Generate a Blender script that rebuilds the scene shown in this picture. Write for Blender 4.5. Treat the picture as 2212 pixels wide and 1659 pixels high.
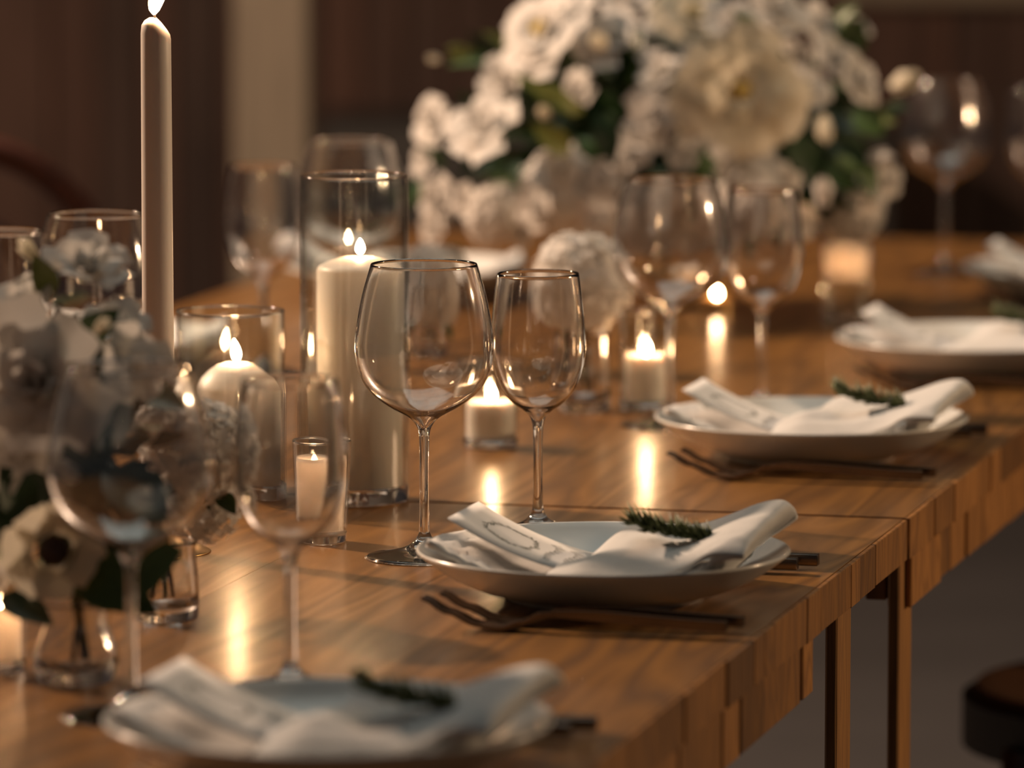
import bpy, bmesh, math, random
from mathutils import Vector, Matrix, noise
from mathutils.bvhtree import BVHTree

for _o in list(bpy.data.objects):
    bpy.data.objects.remove(_o, do_unlink=True)
scene = bpy.context.scene
COL = scene.collection
PI = math.pi

# ------------------------------------------------------------------ camera
IW, IH = 2212.0, 1659.0
FPX = 12000.0                       # focal length in photo pixels (about 195 mm on full frame)
YH = -580.0                         # row of the horizon, above the frame
T = 0.75                            # table top height
H = 0.62                            # camera height above the table top
PITCH = math.atan((IH / 2 - YH) / FPX)
CAMZ = T + H
cam_d = bpy.data.cameras.new('camera')
cam = bpy.data.objects.new('camera', cam_d)
COL.objects.link(cam)
cam.location = (0, 0, CAMZ)
cam.rotation_euler = (PI / 2 - PITCH, 0, 0)
cam_d.sensor_width = 36.0
cam_d.lens = FPX / IW * 36.0
cam_d.clip_start = 0.05
cam_d.clip_end = 100
cam_d.dof.use_dof = True
cam_d.dof.focus_distance = 4.20
cam_d.dof.aperture_fstop = 4.5
scene.camera = cam

# ------------------------------------------------------------------ light
world = bpy.data.worlds.new('World')
scene.world = world
world.use_nodes = True
bg = world.node_tree.nodes['Background']
bg.inputs[0].default_value = (0.55, 0.54, 0.55, 1)
bg.inputs[1].default_value = 0.035


def area(name, loc, target, size, power, col, size_y=None):
    d = bpy.data.lights.new(name, 'AREA')
    d.energy = power
    d.color = col
    d.size = size
    if size_y:
        d.shape = 'RECTANGLE'
        d.size_y = size_y
    o = bpy.data.objects.new(name, d)
    COL.objects.link(o)
    o.location = loc
    v = Vector(target) - Vector(loc)
    o.rotation_euler = v.to_track_quat('-Z', 'Y').to_euler()
    return o


area('skylight_above_offscreen', (-0.2, 5.6, T + 3.2), (0.1, 4.7, T), 2.4, 25, (0.93, 0.96, 0.86))


def lamp(name, loc, power, col, r):
    d = bpy.data.lights.new(name, 'POINT')
    d.energy = power
    d.color = col
    d.shadow_soft_size = r
    o = bpy.data.objects.new(name, d)
    COL.objects.link(o)
    o.location = loc
    return o


# the photograph's shadows fall to the right and toward the camera: a warm lamp beyond the far side of the table
lamp('lamp_left_offscreen', (-2.5, 6.1, T + 1.9), 760, (1.0, 0.68, 0.46), 0.06)
# the table edge, the legs' outer faces and the right sides of the bowls are lit warm
lamp('lamp_right_offscreen', (3.2, 5.0, T + 0.9), 175, (1.0, 0.66, 0.38), 0.06)

scene.view_settings.view_transform = 'Standard'
scene.view_settings.look = 'None'
scene.view_settings.gamma = 1.0
scene.view_settings.exposure = 0.08
scene.view_settings.use_curve_mapping = False
scene.cycles.max_bounces = 10
scene.cycles.transmission_bounces = 10
scene.cycles.transparent_max_bounces = 16
scene.cycles.glossy_bounces = 4
scene.cycles.diffuse_bounces = 2
scene.cycles.adaptive_threshold = 0.04
scene.cycles.sample_clamp_indirect = 25.0
scene.cycles.blur_glossy = 0.4
scene.cycles.use_denoising = True


# ------------------------------------------------------------------ pixel -> world helpers
def ray(px, py):
    u = (px - IW / 2) / FPX
    v = (IH / 2 - py) / FPX
    cp, sp = math.cos(PITCH), math.sin(PITCH)
    return Vector((u, cp + v * sp, -sp + v * cp))


def G(px, py, z=T):
    """world point where the ray of a photo pixel meets the horizontal plane at height z"""
    d = ray(px, py)
    t = (z - CAMZ) / d.z
    return Vector((0, 0, CAMZ)) + d * t


def W(px, py, Z):
    """world point on the ray of a photo pixel at camera depth Z"""
    return Vector((0, 0, CAMZ)) + ray(px, py) * Z


def zat(py, Z):
    return (Vector((0, 0, CAMZ)) + ray(IW / 2, py) * Z).z


_vp = ray(4130, YH)
TH = math.atan2(_vp.x, _vp.y)       # table direction, clockwise from +Y
D = Vector((math.sin(TH), math.cos(TH), 0))
C = Vector((-math.cos(TH), math.sin(TH), 0))
ORI = G(1966, 1120)                 # joint of the two tables on the edge facing the camera side


def tab(a, b, z=0.0):
    """table frame: a along the table away from the camera, b across it from the edge, z above the top"""
    return ORI + D * a + C * b + Vector((0, 0, z))


def tabc(p):
    q = p - ORI
    return q.dot(D), q.dot(C)


# ------------------------------------------------------------------ material helpers
MATS = {}


def new_mat(name):
    m = bpy.data.materials.new(name)
    m.use_nodes = True
    nt = m.node_tree
    for n in list(nt.nodes):
        nt.nodes.remove(n)
    out = nt.nodes.new('ShaderNodeOutputMaterial')
    MATS[name] = m
    return m, nt, out


def prin(name, col, rough=0.5, metal=0.0, spec=0.5, sss=0.0, sss_r=(0.01, 0.005, 0.003), coat=0.0,
         var=0.0, vscale=30.0, bump=0.0, bscale=200.0, sheen=0.0):
    m, nt, out = new_mat(name)
    b = nt.nodes.new('ShaderNodeBsdfPrincipled')
    nt.links.new(b.outputs[0], out.inputs[0])
    b.inputs['Base Color'].default_value = (*col, 1)
    b.inputs['Roughness'].default_value = rough
    b.inputs['Metallic'].default_value = metal
    b.inputs['Specular IOR Level'].default_value = spec
    b.inputs['Coat Weight'].default_value = coat
    b.inputs['Sheen Weight'].default_value = sheen
    if sss:
        b.inputs['Subsurface Weight'].default_value = sss
        b.inputs['Subsurface Radius'].default_value = sss_r
        b.inputs['Subsurface Scale'].default_value = 1.0
    tc = nt.nodes.new('ShaderNodeTexCoord')
    if var:
        nz = nt.nodes.new('ShaderNodeTexNoise')
        nz.inputs['Scale'].default_value = vscale
        nz.inputs['Detail'].default_value = 4
        nt.links.new(tc.outputs['Object'], nz.inputs['Vector'])
        mx = nt.nodes.new('ShaderNodeMix')
        mx.data_type = 'RGBA'
        mx.inputs[6].default_value = (*[c * (1 - var) for c in col], 1)
        mx.inputs[7].default_value = (*[min(1, c * (1 + var)) for c in col], 1)
        nt.links.new(nz.outputs[0], mx.inputs[0])
        nt.links.new(mx.outputs[2], b.inputs['Base Color'])
    if bump:
        nz = nt.nodes.new('ShaderNodeTexNoise')
        nz.inputs['Scale'].default_value = bscale
        nz.inputs['Detail'].default_value = 3
        nt.links.new(tc.outputs['Object'], nz.inputs['Vector'])
        bp = nt.nodes.new('ShaderNodeBump')
        bp.inputs['Strength'].default_value = bump
        bp.inputs['Distance'].default_value = 0.001
        nt.links.new(nz.outputs[0], bp.inputs['Height'])
        nt.links.new(bp.outputs[0], b.inputs['Normal'])
    return m


def wood(name, dark, light, rough=0.3, axis=1, grain=26.0, stretch=0.06, coat=0.0, bump=0.12, rnd=0.35):
    m, nt, out = new_mat(name)
    N, L = nt.nodes, nt.links
    b = N.new('ShaderNodeBsdfPrincipled')
    L.new(b.outputs[0], out.inputs[0])
    b.inputs['Coat Weight'].default_value = coat
    b.inputs['Coat Roughness'].default_value = 0.21
    tc = N.new('ShaderNodeTexCoord')
    oi = N.new('ShaderNodeObjectInfo')
    add = N.new('ShaderNodeVectorMath')
    add.operation = 'MULTIPLY_ADD'
    cmb = N.new('ShaderNodeCombineXYZ')
    L.new(oi.outputs['Random'], cmb.inputs[0])
    L.new(oi.outputs['Random'], cmb.inputs[1])
    L.new(oi.outputs['Random'], cmb.inputs[2])
    L.new(cmb.outputs[0], add.inputs[0])
    add.inputs[1].default_value = (7.1, 13.7, 5.3)
    L.new(tc.outputs['Object'], add.inputs[2])
    mp = N.new('ShaderNodeMapping')
    s = [1.0, 1.0, 1.0]
    s[axis] = stretch
    mp.inputs['Scale'].default_value = s
    L.new(add.outputs[0], mp.inputs[0])
    nz = N.new('ShaderNodeTexNoise')
    nz.inputs['Scale'].default_value = grain
    nz.inputs['Detail'].default_value = 2.5
    nz.inputs['Distortion'].default_value = 0.6
    L.new(mp.outputs[0], nz.inputs['Vector'])
    mul = N.new('ShaderNodeMath')
    mul.operation = 'MULTIPLY'
    mul.inputs[1].default_value = 9.0
    L.new(nz.outputs[0], mul.inputs[0])
    fr = N.new('ShaderNodeMath')
    fr.operation = 'PINGPONG'
    fr.inputs[1].default_value = 0.5
    L.new(mul.outputs[0], fr.inputs[0])
    mr = N.new('ShaderNodeMath')
    mr.operation = 'MULTIPLY'
    mr.inputs[1].default_value = 2.0
    L.new(fr.outputs[0], mr.inputs[0])
    nf = N.new('ShaderNodeTexNoise')
    nf.inputs['Scale'].default_value = grain * 9
    nf.inputs['Detail'].default_value = 3
    L.new(mp.outputs[0], nf.inputs['Vector'])
    mixf = N.new('ShaderNodeMath')
    mixf.operation = 'MULTIPLY_ADD'
    mixf.inputs[1].default_value = 0.62
    L.new(mr.outputs[0], mixf.inputs[0])
    m2 = N.new('ShaderNodeMath')
    m2.operation = 'MULTIPLY'
    m2.inputs[1].default_value = 0.4
    L.new(nf.outputs[0], m2.inputs[0])
    L.new(m2.outputs[0], mixf.inputs[2])
    mx = N.new('ShaderNodeMix')
    mx.data_type = 'RGBA'
    mx.inputs[6].default_value = (*dark, 1)
    mx.inputs[7].default_value = (*light, 1)
    L.new(mixf.outputs[0], mx.inputs[0])
    # piece to piece tint
    hs = N.new('ShaderNodeHueSaturation')
    vr = N.new('ShaderNodeMapRange')
    vr.inputs['To Min'].default_value = 1 - rnd
    vr.inputs['To Max'].default_value = 1 + rnd
    L.new(oi.outputs['Random'], vr.inputs['Value'])
    L.new(vr.outputs[0], hs.inputs['Value'])
    L.new(mx.outputs[2], hs.inputs['Color'])
    L.new(hs.outputs[0], b.inputs['Base Color'])
    rr = N.new('ShaderNodeMapRange')
    rr.inputs['To Min'].default_value = rough + 0.06
    rr.inputs['To Max'].default_value = rough - 0.05
    L.new(mixf.outputs[0], rr.inputs['Value'])
    L.new(rr.outputs[0], b.inputs['Roughness'])
    bp = N.new('ShaderNodeBump')
    bp.inputs['Strength'].default_value = bump
    bp.inputs['Distance'].default_value = 0.002
    L.new(mixf.outputs[0], bp.inputs['Height'])
    L.new(bp.outputs[0], b.inputs['Normal'])
    return m


def glass_mat(name, col=(1, 1, 1), rough=0.0, ior=1.46):
    m, nt, out = new_mat(name)
    g = nt.nodes.new('ShaderNodeBsdfGlass')
    g.inputs['Color'].default_value = (*col, 1)
    g.inputs['Roughness'].default_value = rough
    g.inputs['IOR'].default_value = ior
    # faint soft surface sheen on top of the clear body
    gl = nt.nodes.new('ShaderNodeBsdfGlossy')
    gl.inputs['Roughness'].default_value = 0.10
    mx = nt.nodes.new('ShaderNodeMixShader')
    mx.inputs[0].default_value = 0.07
    nt.links.new(g.outputs[0], mx.inputs[1])
    nt.links.new(gl.outputs[0], mx.inputs[2])
    nt.links.new(mx.outputs[0], out.inputs[0])
    return m


def thin_glass_mat(name, tint=(0.96, 0.97, 0.96), ior=1.5):
    """thin clear wall: straight transmission plus Fresnel reflection"""
    m, nt, out = new_mat(name)
    N, L = nt.nodes, nt.links
    tr = N.new('ShaderNodeBsdfTransparent')
    tr.inputs[0].default_value = (*tint, 1)
    gl = N.new('ShaderNodeBsdfGlossy')
    gl.inputs['Roughness'].default_value = 0.06
    lw = N.new('ShaderNodeLayerWeight')
    lw.inputs[0].default_value = 0.5
    pw = N.new('ShaderNodeMath')
    pw.operation = 'POWER'
    pw.inputs[1].default_value = 3.2
    L.new(lw.outputs['Facing'], pw.inputs[0])
    ma = N.new('ShaderNodeMath')
    ma.operation = 'MULTIPLY_ADD'
    ma.inputs[1].default_value = 0.90
    ma.inputs[2].default_value = 0.06
    L.new(pw.outputs[0], ma.inputs[0])
    mx = N.new('ShaderNodeMixShader')
    L.new(ma.outputs[0], mx.inputs[0])
    L.new(tr.outputs[0], mx.inputs[1])
    L.new(gl.outputs[0], mx.inputs[2])
    L.new(mx.outputs[0], out.inputs[0])
    return m


def emit_mat(name, col, strength):
    m, nt, out = new_mat(name)
    e = nt.nodes.new('ShaderNodeEmission')
    e.inputs[0].default_value = (*col, 1)
    e.inputs[1].default_value = strength
    nt.links.new(e.outputs[0], out.inputs[0])
    return m


def petal_mat(name, col, trans=0.3, var=0.06):
    m, nt, out = new_mat(name)
    N, L = nt.nodes, nt.links
    d = N.new('ShaderNodeBsdfPrincipled')
    d.inputs['Roughness'].default_value = 0.6
    d.inputs['Specular IOR Level'].default_value = 0.25
    t = N.new('ShaderNodeBsdfTranslucent')
    tc = N.new('ShaderNodeTexCoord')
    nz = N.new('ShaderNodeTexNoise')
    nz.inputs['Scale'].default_value = 25
    L.new(tc.outputs['Object'], nz.inputs['Vector'])
    mx = N.new('ShaderNodeMix')
    mx.data_type = 'RGBA'
    mx.inputs[6].default_value = (*[c * (1 - var) for c in col], 1)
    mx.inputs[7].default_value = (*[min(1, c * (1 + var)) for c in col], 1)
    L.new(nz.outputs[0], mx.inputs[0])
    L.new(mx.outputs[2], d.inputs['Base Color'])
    L.new(mx.outputs[2], t.inputs['Color'])
    ms = N.new('ShaderNodeMixShader')
    ms.inputs[0].default_value = trans
    L.new(d.outputs[0], ms.inputs[1])
    L.new(t.outputs[0], ms.inputs[2])
    L.new(ms.outputs[0], out.inputs[0])
    return m


wood('table_wood', (0.095, 0.040, 0.009), (0.36, 0.168, 0.042), rough=0.34, axis=0, grain=11, stretch=0.10, coat=0.55, rnd=0.10, bump=0.16)
wood('edge_wood', (0.15, 0.064, 0.017), (0.38, 0.175, 0.050), rough=0.4, axis=2, grain=20, stretch=0.22, bump=0.15, rnd=0.45)
wood('leg_wood', (0.20, 0.088, 0.022), (0.40, 0.19, 0.052), rough=0.45, axis=2, grain=60, stretch=0.04, rnd=0.1)
wood('chair_wood', (0.05, 0.012, 0.005), (0.10, 0.025, 0.010), rough=0.4, axis=2, grain=30, stretch=0.1, rnd=0.1)
wood('wall_wood', (0.018, 0.006, 0.003), (0.042, 0.015, 0.007), rough=0.75, axis=2, grain=6, stretch=0.08, rnd=0.4)
wood('post_wood', (0.10, 0.082, 0.060), (0.16, 0.130, 0.095), rough=0.7, axis=2, grain=14, stretch=0.06, rnd=0.0)
prin('floor_concrete', (0.050, 0.046, 0.047), rough=0.75, var=0.35, vscale=3, bump=0.1, bscale=40)
prin('ceramic', (0.71, 0.71, 0.68), rough=0.22, spec=0.5, coat=0.2)
prin('linen', (0.67, 0.67, 0.66), rough=0.9, spec=0.15, bump=0.35, bscale=900, sheen=0.2, var=0.05, vscale=300)
prin('card_paper', (0.80, 0.79, 0.78), rough=0.7, spec=0.2)
prin('card_ink', (0.10, 0.115, 0.09), rough=0.8)
prin('steel', (0.20, 0.165, 0.14), rough=0.24, metal=1.0)
prin('rosemary_leaf', (0.080, 0.105, 0.036), rough=0.5, var=0.4, vscale=60)
prin('rosemary_stem', (0.11, 0.085, 0.04), rough=0.7)
prin('leaf_dark', (0.018, 0.042, 0.014), rough=0.35, var=0.3, vscale=20)
prin('leaf_green', (0.050, 0.095, 0.022), rough=0.4, var=0.3, vscale=20)
prin('leaf_lime', (0.19, 0.21, 0.045), rough=0.45, var=0.25, vscale=20)
prin('stem_green', (0.10, 0.11, 0.035), rough=0.6)
prin('twig_brown', (0.16, 0.08, 0.035), rough=0.7)
petal_mat('petal_white', (0.76, 0.73, 0.69))
petal_mat('petal_cream', (0.78, 0.72, 0.58))
petal_mat('petal_yellow', (0.72, 0.55, 0.18))
prin('dark_center', (0.03, 0.015, 0.012), rough=0.6)
prin('wax', (0.82, 0.76, 0.70), rough=0.42, sss=0.3, sss_r=(0.0060, 0.0048, 0.0042), spec=0.4)
petal_mat('wax_thin', (0.88, 0.81, 0.75), trans=0.5, var=0.0)
prin('wick', (0.02, 0.015, 0.012), rough=0.9)
prin('vase_ceramic', (0.35, 0.24, 0.13), rough=0.35)
prin('black_paint', (0.020, 0.018, 0.017), rough=0.6)
prin('seat_wood', (0.060, 0.025, 0.010), rough=0.8, spec=0.2, var=0.3, vscale=12)
glass_mat('clear_glass')
thin_glass_mat('thin_glass')
prin('holder_brass', (0.45, 0.28, 0.12), rough=0.3, metal=1.0)
emit_mat('flame', (1.0, 0.58, 0.29), 230.0)


# ------------------------------------------------------------------ object helpers
def mesh_of(bm, name, smooth=True, autos=None):
    me = bpy.data.meshes.new(name)
    bmesh.ops.recalc_face_normals(bm, faces=bm.faces)
    if smooth:
        for f in bm.faces:
            f.smooth = True
    if autos is not None:
        for e in bm.edges:
            if len(e.link_faces) == 2 and e.calc_face_angle(0) > autos:
                e.smooth = False
    bm.to_mesh(me)
    bm.free()
    return me


def obj(name, me, mat=None, parent=None, loc=None, rot=None, scale=None):
    o = bpy.data.objects.new(name, me)
    COL.objects.link(o)
    if me is not None and mat is not None and not me.materials:
        me.materials.append(MATS[mat])
    if parent is not None:
        o.parent = parent
    if loc is not None:
        o.location = loc
    if rot is not None:
        o.rotation_euler = rot
    if scale is not None:
        o.scale = scale if hasattr(scale, '__len__') else (scale,) * 3
    return o


def thing(name, label, cat, loc=(0, 0, 0), rz=0.0, group=None):
    o = obj(name, None, loc=loc, rot=(0, 0, rz))
    o.empty_display_size = 0.02
    return tag(o, label, cat, group)


def tag(o, label, cat, group=None):
    o['label'] = label
    o['category'] = cat
    if group:
        o['group'] = group
    return o


def struct(name, me, mat, loc=None, rot=None, label=None):
    o = obj(name, me, mat, loc=loc, rot=rot)
    o['kind'] = 'structure'
    if label:
        o['label'] = label
    return o


def box_bm(x0, x1, y0, y1, z0, z1, bev=0.0, seg=1, bm=None):
    bm = bm or bmesh.new()
    vs = [bm.verts.new((x, y, z)) for x in (x0, x1) for y in (y0, y1) for z in (z0, z1)]
    fs = []
    for f in ((0, 1, 3, 2), (4, 6, 7, 5), (0, 4, 5, 1), (2, 3, 7, 6), (0, 2, 6, 4), (1, 5, 7, 3)):
        fs.append(bm.faces.new([vs[i] for i in f]))
    if bev:
        es = list({e for f in fs for e in f.edges})
        bmesh.ops.bevel(bm, geom=es, offset=bev, segments=seg, affect='EDGES', profile=0.5)
    return bm


def lathe_bm(prof, seg=48, bm=None, closed=False, mod=None):
    bm = bm or bmesh.new()
    rings = []
    for r, z in prof:
        if r < 1e-6:
            rings.append([bm.verts.new((0, 0, z))])
        else:
            ring = []
            for k in range(seg):
                a = 2 * PI * k / seg
                rr, zz = (r, z) if mod is None else mod(r, z, a)
                ring.append(bm.verts.new((rr * math.cos(a), rr * math.sin(a), zz)))
            rings.append(ring)
    n = len(rings)
    for i in range(n if closed else n - 1):
        A, B = rings[i], rings[(i + 1) % n]
        for k in range(seg):
            k2 = (k + 1) % seg
            if len(A) == 1 and len(B) == 1:
                continue
            if len(A) == 1:
                bm.faces.new((A[0], B[k], B[k2]))
            elif len(B) == 1:
                bm.faces.new((A[k], B[0], A[k2]))
            else:
                bm.faces.new((A[k], B[k], B[k2], A[k2]))
    return bm


def tube_bm(pts, rad, seg=8, bm=None, caps=True):
    bm = bm or bmesh.new()
    pts = [Vector(p) for p in pts]
    rings = []
    up = Vector((0, 0, 1))
    for i, p in enumerate(pts):
        t = (pts[min(i + 1, len(pts) - 1)] - pts[max(i - 1, 0)]).normalized()
        n = up.cross(t)
        if n.length < 1e-3:
            n = Vector((1, 0, 0)).cross(t)
        n.normalize()
        b = t.cross(n)
        r = rad[i] if hasattr(rad, '__len__') else rad
        rings.append([bm.verts.new(p + (n * math.cos(2 * PI * k / seg) + b * math.sin(2 * PI * k / seg)) * r)
                      for k in range(seg)])
    for A, B in zip(rings, rings[1:]):
        for k in range(seg):
            bm.faces.new((A[k], A[(k + 1) % seg], B[(k + 1) % seg], B[k]))
    if caps:
        bm.faces.new(rings[0])
        bm.faces.new(rings[-1][::-1])
    return bm


def grid_bm(nu, nv, fn, bm=None):
    bm = bm or bmesh.new()
    vs = [[bm.verts.new(fn(i / nu, j / nv)) for j in range(nv + 1)] for i in range(nu + 1)]
    for i in range(nu):
        for j in range(nv):
            bm.faces.new((vs[i][j], vs[i + 1][j], vs[i + 1][j + 1], vs[i][j + 1]))
    return bm


def solidify(o, th, off=0.0, sub=0):
    if sub:
        s = o.modifiers.new('sub', 'SUBSURF')
        s.levels = s.render_levels = sub
    m = o.modifiers.new('sol', 'SOLIDIFY')
    m.thickness = th
    m.offset = off
    return o


def interp(pts, x):
    if x <= pts[0][0]:
        return pts[0][1]
    for (x0, y0), (x1, y1) in zip(pts, pts[1:]):
        if x <= x1:
            t = (x - x0) / (x1 - x0)
            t = t * t * (3 - 2 * t)
            return y0 + (y1 - y0) * t
    return pts[-1][1]


def smooth_prof(pts, n=4):
    """Catmull-Rom refinement of a profile"""
    out = []
    for i in range(len(pts) - 1):
        p0 = Vector(pts[max(i - 1, 0)]); p1 = Vector(pts[i]); p2 = Vector(pts[i + 1])
        p3 = Vector(pts[min(i + 2, len(pts) - 1)])
        for k in range(n):
            t = k / n
            out.append(tuple(0.5 * ((2 * p1) + (p2 - p0) * t + (2 * p0 - 5 * p1 + 4 * p2 - p3) * t * t
                                    + (3 * p1 - p0 - 3 * p2 + p3) * t ** 3)))
    out.append(tuple(pts[-1]))
    return out


RZ = -TH                            # rotation that lays local +Y along the table

# ================================================================== SETTING
bm = grid_bm(1, 1, lambda u, v: Vector((-9 + 18 * u, -1 + 15 * v, 0)))
struct('floor', mesh_of(bm, 'floor'), 'floor_concrete', label='dark grey floor under the tables')

# back wall of dark vertical boards, each board a piece of its own
rnd = random.Random(4)
WY = 11.0
wall = struct('wall_back', mesh_of(box_bm(-5, 6, WY + 0.03, WY + 0.10, 0, 3.4), 'wall_back', smooth=False), 'black_paint',
              label='dark brown boarded wall behind the tables')
bounds = [(-420, 'r'), (-60, 'r'), (112, 'b'), (310, 'b'), (378, 'r'), (690, 'd'), (880, 'n'), (1070, 'n'), (1290, 'd'), (1500, 'n'),
          (1720, 'n'), (1830, 'n'), (2000, 'b'), (2062, 'n'), (2250, 'd'), (2450, 'n'), (2700, 'n')]
for (x0, k), (x1, _) in zip(bounds, bounds[1:]):
    xa, xb = W(x0, 300, WY).x, W(x1, 300, WY).x
    nb = max(1, round((xb - xa) / 0.11))
    for j in range(nb):
        u0 = xa + (xb - xa) * j / nb
        u1 = xa + (xb - xa) * (j + 1) / nb - 0.004
        obj('board', mesh_of(box_bm(u0, u1, WY, WY + 0.03 + rnd.uniform(-0.004, 0.0), 0.0, 3.4, 0.003), 'board', smooth=False),
            'wall_wood', parent=wall)
# horizontal rail high on the wall
zr = zat(8, 10.9)
tr = struct('trim_1', mesh_of(box_bm(W(1800, 0, 10.95).x, W(2700, 0, 10.95).x, WY - 0.05, WY - 0.002, zr, zr + 0.16, 0.004), 'trim', smooth=False),
            'post_wood', label='pale brown horizontal rail along the back wall')
# black box added to match the dark area behind the flowers
px0, px1 = W(690, 300, 10.6).x, W(905, 300, 10.6).x
tag(obj('added_box', mesh_of(box_bm(px0, px1 + 0.9, 10.55, 10.95, 0, zat(262, 10.6), 0.01), 'added_box', smooth=False), 'black_paint'),
    'black box added against the back wall behind the flowers', 'added_box')

# grey wooden post
xa, xb = W(508, 300, 8.6).x, W(672, 300, 8.6).x
post = thing('wooden_post', 'pale weathered wooden post rising behind the glasses', 'post', ((xa + xb) / 2, 8.6, 0))
hw = (xb - xa) / 2
obj('shaft', mesh_of(box_bm(-hw, hw, -hw, hw, 0, 2.9, 0.006), 'post', smooth=False), 'post_wood', post)
obj('brace', mesh_of(box_bm(-hw - 0.10, hw + 0.12, -0.02, 0.02, 2.75, 2.9, 0.004), 'brace', smooth=False), 'post_wood', post)

# ================================================================== TABLES
LIP, SKIRT = 0.033, 0.078
WID = 1.06


def make_table(label, a0, a1, sk0, sk1, legs, seed):
    rnd = random.Random(seed)
    o = ORI.copy(); o.z = 0
    t = thing('dining_table', label, 'table', o, RZ + PI / 2, 'wooden dining tables joined end to end')
    # local frame: +X along the table (a), +Y = across (b)
    n = 5
    edges = [0.005 + (WID - 0.010) * i / n for i in range(n + 1)]
    for i in range(n):
        y0, y1 = edges[i] + 0.0001, edges[i + 1] - 0.0001
        me = mesh_of(box_bm(-(a1 - a0) / 2, (a1 - a0) / 2, -(y1 - y0) / 2, (y1 - y0) / 2, -LIP, 0, 0.00012), 'plank', smooth=False)
        obj('plank', me, 'table_wood', t, ((a0 + a1) / 2, (y0 + y1) / 2, T))
    # end-block lipping on the long edges
    for side in (0, 1):
        a = a0
        while a < a1 - 0.005:
            w = rnd.choice([0.035, 0.05, 0.07, 0.09, 0.12])
            if side:
                w = 0.3
            w = min(w, a1 - a)
            d = rnd.uniform(0.0, 0.002)
            y0, y1 = (d, 0.0049) if not side else (WID - 0.0049, WID - d)
            gap = rnd.choice([0.0006, 0.0008, 0.001, 0.004])
            me = mesh_of(box_bm(-w / 2, w / 2 - gap, y0, y1, -LIP + rnd.uniform(-0.0006, 0.0004), -0.0003, 0.0006), 'edge_block', smooth=False)
            obj('edge_block', me, 'edge_wood', t, (a + w / 2, 0, T))
            a += w
    # apron of upright staves under the lip
    for y0, y1, step in ((0.004, 0.024, None), (WID - 0.024, WID - 0.004, 0.4)):
        a = sk0
        while a < sk1 - 0.01:
            w = step or rnd.choice([0.06, 0.08, 0.11, 0.14])
            w = min(w, sk1 - a)
            gap = rnd.choice([0.001, 0.002, 0.006, 0.009])
            d = rnd.uniform(0, 0.003)
            me = mesh_of(box_bm(-w / 2, w / 2 - gap, y0 + d, y1, -SKIRT + rnd.uniform(-0.002, 0.002), -LIP - 0.002, 0.0012), 'apron_stave', smooth=False)
            obj('apron_stave', me, 'edge_wood', t, (a + w / 2, 0, T))
            a += w
        yy = (y1 + 0.001, y1 + 0.018) if y0 < 0.5 else (y0 - 0.018, y0 - 0.001)
        obj('apron_rail', mesh_of(box_bm(sk0, sk1, *yy, T - SKIRT + 0.006, T - LIP - 0.002, 0.001), 'apron_rail', smooth=False), 'edge_wood', t)
    for la in legs:
        for y0 in (0.010, WID - 0.026):
            me = mesh_of(box_bm(-0.028, 0.028, 0, 0.0095, 0, T - LIP - 0.002, 0.0015), 'leg', smooth=False)
            obj('leg', me, 'leg_wood', t, (la, y0, 0))
    return t


def edge_a(px, py):
    return tabc(G(px, py))[0]


aL1 = edge_a(1865, 1197)
aL2 = edge_a(1967, 1119)
aS1 = edge_a(1772, 1270)
make_table('stained wooden table carrying the leafy bouquet and the short candle cylinder', -2.3, -0.005, -2.2, aS1, (aL1 - 0.028, -2.1), 11)
make_table('stained wooden table carrying the big white centrepiece', 0.004, 2.42, 0.035, 2.36, (0.012 + 0.028, 2.2), 12)

# ================================================================== PLACE SETTINGS
RP = 0.135


def plate_mesh():
    p = [(0.0, 0.0035), (0.060, 0.0035), (0.066, 0.0000), (0.071, 0.0000), (0.074, 0.0035), (0.090, 0.0075), (0.110, 0.0160), (0.125, 0.0262),
         (0.1335, 0.0328), (0.1350, 0.0345), (0.1343, 0.0358), (0.1325, 0.0352), (0.122, 0.0275), (0.107, 0.0190), (0.092, 0.0135), (0.075, 0.0105), (0.0, 0.0090)]
    return mesh_of(lathe_bm(smooth_prof(p, 2), 96), 'plate')


PLATE = plate_mesh()
_ph = sorted([(math.hypot(v.co.x, v.co.y), v.co.z) for v in PLATE.vertices if abs(v.co.y) < 1e-6 and v.co.x >= 0 and v.co.z > 0.0085])
_up = {}
for _r, _z in _ph:
    _up[round(_r, 4)] = max(_z, _up.get(round(_r, 4), 0))
_up = sorted(_up.items())


def plate_z(r):
    """highest point of the dish at radius r"""
    z = 0.009
    for (r0, z0), (r1, z1) in zip(_up, _up[1:]):
        if r0 <= r <= r1:
            z = max(z, z0 + (z1 - z0) * (r - r0) / max(1e-6, r1 - r0), z0 if r1 - r0 < 0.0015 else 0)
    return z if r < _up[-1][0] else _up[-1][1]


def napkin_under(seed):
    """lower layer: a folded linen strip lying across the plate, left end over the rim"""
    rn = random.Random(seed)
    off = rn.uniform(0, 50)

    def f(u, v):
        x = -0.113 + 0.190 * u
        y = -0.070 + 0.112 * v
        x += 0.010 * math.sin(v * PI) * (-1 if u < 0.5 else 1) * abs(u - 0.5) * 2
        r = math.hypot(x, y)
        z = plate_z(min(r, 0.134)) + 0.006
        lift = interp([(-0.12, 0.003), (-0.104, 0.010), (-0.088, 0.0105), (-0.060, 0.003), (-0.03, 0.000), (0.1, 0.000)], x)
        z += interp([(-0.085, 0.0035), (-0.045, 0.0), (0.03, 0.0), (0.07, 0.0035)], x)
        z += lift * interp([(-0.085, 0.0), (-0.05, 0.7), (-0.02, 1.0), (0.02, 0.8), (0.05, 0.3)], y)
        z += 0.0012 * abs(noise.noise(Vector((x * 28 + off, y * 16, 0))))
        return Vector((x, y, z))
    return mesh_of(grid_bm(36, 18, f), 'napkin_lower')


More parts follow.
